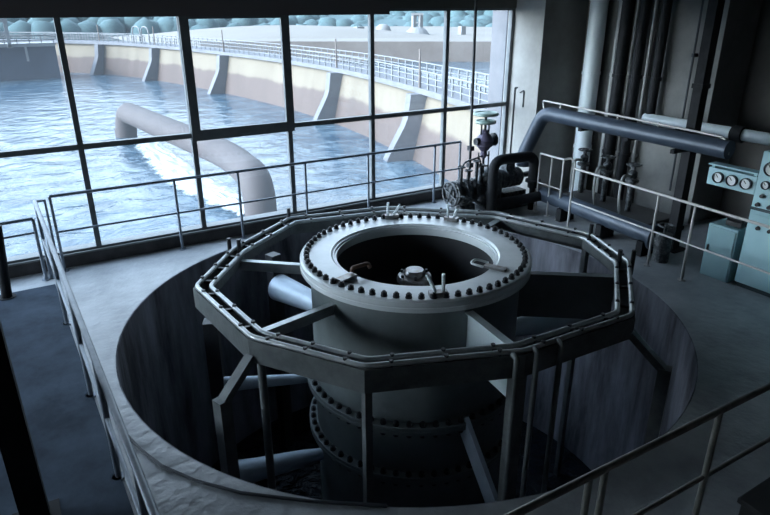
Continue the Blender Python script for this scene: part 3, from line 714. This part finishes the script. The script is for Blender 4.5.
def dam_rail(d, par):
    b = MB()
    for h in (.35,.72,1.08):
        pts = []
        for i in range(0,len(DP)): n = nview(i); q = DP[i]+n*d; pts.append((q.x,q.y,ZD+h))
        b.tube(pts,.05 if h > 1 else .035,6)
    rl_ = b.build('railing', M['damrail'], par)
    L = 0; nxt = 0; b = MB()
    for i in range(len(DP)-1):
        sg = (DP[i+1]-DP[i]).length
        while nxt <= L+sg:
            t = (nxt-L)/sg; q = DP[i].lerp(DP[i+1],t)+nview(i)*d
            b.box(q.x-.045,q.x+.045,q.y-.045,q.y+.045,ZD,ZD+1.1); nxt += 1.2
        L += sg
    p = b.build('post', M['damrail'], par); p['kind'] = 'stuff'
dam_rail(.2, dam); dam_rail(-2.6, dam)
def arc_at(pt):
    return min(range(len(DP)), key=lambda i: (DP[i]-Vector(pt)).length)
for pt in ((13.6,106.8),(20.2,92.5),(23.6,74.5),(25.7,50.5),(24.0,35.0),(20.0,19.0),(2.0,121)):
    i = arc_at(pt); n = nview(i); t = Vector((-n.y,n.x)); wd = .38
    prof = [(-.5,ZD-.35),(1.05,ZD-.35),(1.25,-3.5),(1.45,-4.0),(2.7,-6.2),(2.7,ZWAT-1),(-.5,ZWAT-1)]
    poly = [(DP[i].x+n.x*d-t.x*wd, DP[i].y+n.y*d-t.y*wd, z) for d, z in prof]
    MB().prism(poly, (t.x*2*wd, t.y*2*wd, 0)).build('buttress', M['butt'], dam)
    q = DP[i]+n*.3; MB().cyl((q.x,q.y,ZD),(q.x,q.y,ZD+2.4),.07,n=8).build('lamp_post', M['farwall'], dam)
# hoops of the access ladder on the deck
for k, pt in enumerate(((18.4,98.5),(19.0,95.6))):
    i = arc_at(pt); n = nview(i); t = Vector((-n.y,n.x)); c = Vector(pt)
    P = lambda s, z: (c.x+t.x*s, c.y+t.y*s, z)
    tag(MB().tube(bend([P(-1.0,ZD),P(-1.0,ZD+2.3),P(1.0,ZD+2.3),P(1.0,ZD)],.9,8),.09,8).build('ladder_hoop', M['damrail'], smooth=True),
        ('white arched ladder hoop on the dam, left one of the pair','white arched ladder hoop on the dam, right one of the pair')[k], 'ladder hoop', 'ladder hoops on the dam')

# shaded sluice bridge at far left
sb = thing('sluice_bridge', (0,100,ZWAT), 'shaded sluice wall with a white railed footbridge at the far left', 'bridge')
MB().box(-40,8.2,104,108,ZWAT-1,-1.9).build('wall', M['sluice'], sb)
MB().box(-40,8.2,103.2,107,-1.9,-1.45).build('deck', M['whitehut'], sb)
b = MB()
for z_ in (-1.05,-.45): b.box(-40,8.2,103.25,103.35,z_-.06,z_+.06)
b.build('rail', M['damrail'], sb)
p_ = MB()
for k in range(33): p_.box(-40+k*1.5,-39.9+k*1.5,103.25,103.35,-1.45,-.4)
o_ = p_.build('post', M['damrail'], sb); o_['kind'] = 'stuff'
MB().box(4.3,4.6,103.0,103.2,-3.8,-1.45).build('gauge_board', M['whitehut'], sb)
tg_ = thing('gate_gantry', (1.6,102.5,-1.45), 'white steel gate gantry rising above the footbridge at the far left', 'gantry')
for x_ in (-.4,2.6): MB().box(x_-.22,x_+.22,102.2,102.7,-1.9,2.3).build('leg', M['whitehut'], tg_)
MB().box(-.7,2.9,102.15,102.75,1.3,1.8).build('beam', M['whitehut'], tg_)
MB().box(-.2,2.4,102.2,102.7,-.2,.15).build('cross_beam', M['whitehut'], tg_)
MB().box(.4,1.9,102.1,102.8,1.8,2.8).build('hoist', M['whitehut'], tg_)
for x_ in (-.4,2.6): MB().box(x_-.3,x_+.3,102.2,103.19,-1.95,-1.46).build('foot', M['whitehut'], tg_)
# far retaining wall and banks behind the dam
def strip(p0, p1, back, z0, z1, name, m):
    p0, p1, back = Vector((*p0,0)), Vector((*p1,0)), Vector((*back,0))
    q = [p0,p1,p1+back,p0+back]
    return MB().prism([(v_.x,v_.y,z0) for v_ in q],(0,0,z1-z0)).build(name, m)
fw = strip((34,122),(130,58),(.8,1.2),ZWAT-1,-2.8,'retaining_wall',M['farwall'])
tag(fw,'long brown stained retaining wall beyond the dam, under the pale bank','wall')
structure(strip((34.8,123.2),(130.8,59.2),(70,105),ZWAT-1,-2.8,'ground_bank',M['land']))
# pale mound at the left end of the bank
b = MB(); N = 20
vs = []; fs = []
for i in range(N+1):
    for j in range(N+1):
        u = i/N; v_ = j/N; h = sin(pi*u)**.8*sin(pi*v_)**.7*3.4
        vs.append((28+u*66-(v_-.5)*-30*0, 130+v_*60-u*34, -4.3+h))
for i in range(N):
    for j in range(N):
        a = i*(N+1)+j; fs.append((a,a+N+1,a+N+2,a+1))
b.add(vs, fs)
structure(b.build('hill_mound', M['land'], smooth=True))
# white gate towers on the bank
gt = thing('intake_tower', (83.9,124.4,-2.8), 'small white twin-legged intake tower on the pale bank beyond the dam', 'tower')
c0 = Vector((83.9,124.4,-2.8)); ax = Vector((.83,-.56,0))
for s_ in (-.75,.75):
    p = c0+ax*s_; MB().box(p.x-.42,p.x+.42,p.y-.42,p.y+.42,-2.8,1.7).build('leg', M['whitehut'], gt)
MB().bar(c0+Vector((0,0,4.3))-ax*1.35, c0+Vector((0,0,4.3))+ax*1.35,1.0,.45).build('beam', M['whitehut'], gt)
MB().bar(c0+Vector((0,0,2.5))-ax*1.1, c0+Vector((0,0,2.5))+ax*1.1,.6,.3).build('cross_beam', M['whitehut'], gt)
MB().lathe([(.001,1.6),(1.4,1.5),(2.2,.9),(2.9,0),(.001,0)],(c0.x,c0.y,-2.8),16).build('plinth', M['whitehut'], gt)
h1 = MB().lathe([(.001,2.3),(.8,2.2),(1.5,1.7),(1.8,.9),(1.8,0),(.001,0)],(77.4,128.5,-2.8),18).build('domed_hut', M['whitehut'], smooth=True)
tag(h1,'small white dome-topped hut on the bank left of the intake tower','hut')
h2 = MB().box(91.4,92.7,117.8,119.1,-2.8,-1.0).build('valve_hut', M['whitehut']); tag(h2,'tiny white hut on the bank right of the intake tower','hut')
h3 = MB().box(71.7,73.6,130.4,132,-2.8,-1.1).build('valve_hut', M['whitehut']); tag(h3,'tiny white box hut on the bank, left of the dome-topped hut','hut')
# wooded hillside: uncountable trees
b = MB(); rnd = random.Random(3)
ico = bmesh.new(); bmesh.ops.create_icosphere(ico, subdivisions=2, radius=1); iv = [v_.co.copy() for v_ in ico.verts]; ifs = [[v_.index for v_ in f_.verts] for f_ in ico.faces]; ico.free()
for k in range(2300):
    az = radians(rnd.uniform(-22,62)); dist = rnd.uniform(205,330)
    x_, y_ = dist*sin(az), dist*cos(az)
    g = -7+(dist-200)*.27*(.8+.3*sin(az*7+1)); s_ = rnd.uniform(2.6,4.8)
    zs = s_*rnd.uniform(.8,1.2)
    b.add([(x_+p.x*s_*rnd.uniform(.9,1.1), y_+p.y*s_*rnd.uniform(.9,1.1), g+p.z*zs*rnd.uniform(.9,1.1)) for p in iv], ifs)
tag(b.build('forest', M['forest'], smooth=True, sharp=False),'hazy blue-green wooded hillside beyond the dam and banks','trees',kind='stuff')
vs = []; fs = []; n_ = 40
for i in range(n_+1):
    az = radians(-30+100*i/n_)
    for dist, z_ in ((196,-8),(230,0.5),(340,32)): vs.append((dist*sin(az),dist*cos(az),z_*(.85+.2*sin(az*7+1))))
for i in range(n_):
    for j in range(2): a = i*3+j; fs.append((a,a+3,a+4,a+1))
structure(MB().add(vs,fs).build('hill', M['forest'], smooth=True))

# big discharge pipe
bpz = -4.5; r_ = .80
dp = thing('discharge_pipe', (9.95,28.3,ZWAT), 'huge weathered discharge pipe arching over the water outside the windows', 'pipe')
MB().tube(bend([(9.95,28.3,ZWAT-1.2),(9.95,28.3,bpz),(10.45,34,bpz),(8.25,52.8,bpz+.15),(8.05,53.2,ZWAT-.3)],2.0,10),r_,28,cap=False).build('pipe', M['bigpipe'], dp, smooth=True)
MB().lathe([(r_-.12,ZWAT+.1),(r_,ZWAT+.1),(r_,ZWAT+1.0),(r_-.12,ZWAT+1.0)],(8.07,53.17,-.35),28,closed=True).build('outlet_rim', M['bigpipe'], dp, smooth=True)
# white foam on the water under the pipe
FL = [(8.56,51.5),(8.12,47.1),(7.93,41.5),(7.89,36.9),(8.2,33.8),(8.63,31.5),(9.15,28.7)]
FR = [(9.69,52.2),(9.8,47.7),(9.9,42.3),(10.0,38.1),(10.2,34.2),(10.3,31.6),(10.0,28.9)]
rnd = random.Random(5)
ll, rr = cr(FL,8), cr(FR,8); NF = 20
vs = []; fs = []; ed = []
for i, (p, q) in enumerate(zip(ll, rr)):
    for j in range(NF+1):
        u = j/NF*1.5-.35; c = p.lerp(q, u); e = 1-abs(j/NF*2-1); e = min(e, i/6, (len(ll)-1-i)/4+.3)
        vs.append((c.x, c.y, ZWAT+.015+.22*min(1,max(0,e)*2)*rnd.uniform(.2,1))); ed.append(max(0,min(1,e*1.6)))
for i in range(len(ll)-1):
    for j in range(NF): a = i*(NF+1)+j; fs.append((a,a+NF+1,a+NF+2,a+1))
fo = MB().add(vs,fs).build('foam_streak', M['foam'], smooth=True)
at = fo.data.attributes.new('foam_edge','FLOAT','POINT')
for i, e in enumerate(ed): at.data[i].value = e
tag(fo,'white foaming water churned up beneath the discharge pipe','foam',kind='stuff')
fn = M['foam'].node_tree; fb = fn.nodes['Principled BSDF']
an = fn.nodes.new('ShaderNodeAttribute'); an.attribute_name = 'foam_edge'
nz = fn.nodes.new('ShaderNodeTexNoise'); nz.inputs['Scale'].default_value = 1.1; nz.inputs['Detail'].default_value = 7; nz.inputs['Roughness'].default_value = .7
tcf = fn.nodes.new('ShaderNodeTexCoord'); fn.links.new(tcf.outputs['Object'], nz.inputs['Vector'])
sm = fn.nodes.new('ShaderNodeMath'); sm.operation = 'MULTIPLY_ADD'; sm.inputs[1].default_value = 2.0; fn.links.new(nz.outputs['Fac'], sm.inputs[0]); fn.links.new(an.outputs['Fac'], sm.inputs[2])
mr2 = fn.nodes.new('ShaderNodeMapRange'); mr2.inputs['From Min'].default_value = 1.15; mr2.inputs['From Max'].default_value = 1.75; fn.links.new(sm.outputs[0], mr2.inputs['Value'])
fn.links.new(mr2.outputs[0], fb.inputs['Alpha'])

# ------------------------------------------------------------------ light
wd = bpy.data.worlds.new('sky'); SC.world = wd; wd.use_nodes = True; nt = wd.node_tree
bg = nt.nodes['Background']; tcw = nt.nodes.new('ShaderNodeTexCoord'); sx = nt.nodes.new('ShaderNodeSeparateXYZ'); rm = nt.nodes.new('ShaderNodeValToRGB')
nt.links.new(tcw.outputs['Generated'], sx.inputs[0]); nt.links.new(sx.outputs['Z'], rm.inputs[0]); nt.links.new(rm.outputs[0], bg.inputs[0])
rm.color_ramp.elements[0].position = 0; rm.color_ramp.elements[0].color = (.83,.93,1.0,1)
rm.color_ramp.elements[1].position = .6; rm.color_ramp.elements[1].color = (.56,.75,1.0,1)
def sky_dot(v):
    dt = nt.nodes.new('ShaderNodeVectorMath'); dt.operation = 'DOT_PRODUCT'; dt.inputs[1].default_value = Vector(v).normalized()
    nt.links.new(tcw.outputs['Generated'], dt.inputs[0]); return dt.outputs['Value']
def sky_math(op, a, b, c=None):
    m = nt.nodes.new('ShaderNodeMath'); m.operation = op
    for i, q in enumerate((a,b,c)):
        if q is None: continue
        if isinstance(q,(int,float)): m.inputs[i].default_value = q
        else: nt.links.new(q, m.inputs[i])
    return m.outputs[0]
# hazy sky: bright around the veiled sun, deeper on the far side
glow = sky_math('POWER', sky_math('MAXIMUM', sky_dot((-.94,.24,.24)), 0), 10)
mr = nt.nodes.new('ShaderNodeMapRange'); mr.interpolation_type = 'SMOOTHSTEP'
mr.inputs['From Min'].default_value = -.3; mr.inputs['From Max'].default_value = .75; mr.inputs['To Min'].default_value = .35; mr.inputs['To Max'].default_value = 2.3
nt.links.new(sky_dot((-.45,.85,.25)), mr.inputs['Value'])
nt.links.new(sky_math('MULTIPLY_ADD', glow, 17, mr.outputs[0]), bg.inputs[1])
sl = bpy.data.lights.new('sun', 'SUN'); so = bpy.data.objects.new('sun', sl); COL.objects.link(so)
sl.energy = 1.4; sl.angle = radians(2); sl.color = (1,.86,.70)
d = Vector((.86,0.01,-.52)); so.rotation_euler = d.to_track_quat('-Z','Y').to_euler(); so.location = (-20,-10,20)

vs_ = SC.view_settings; vs_.view_transform = 'Standard'; vs_.look = 'None'; vs_.exposure = 1.1; vs_.gamma = 1; vs_.use_curve_mapping = False
SC.cycles.use_denoising = True
SC.cycles.max_bounces = 8; SC.cycles.diffuse_bounces = 4; SC.cycles.transparent_max_bounces = 12
SC.cycles.caustics_reflective = False; SC.cycles.caustics_refractive = False
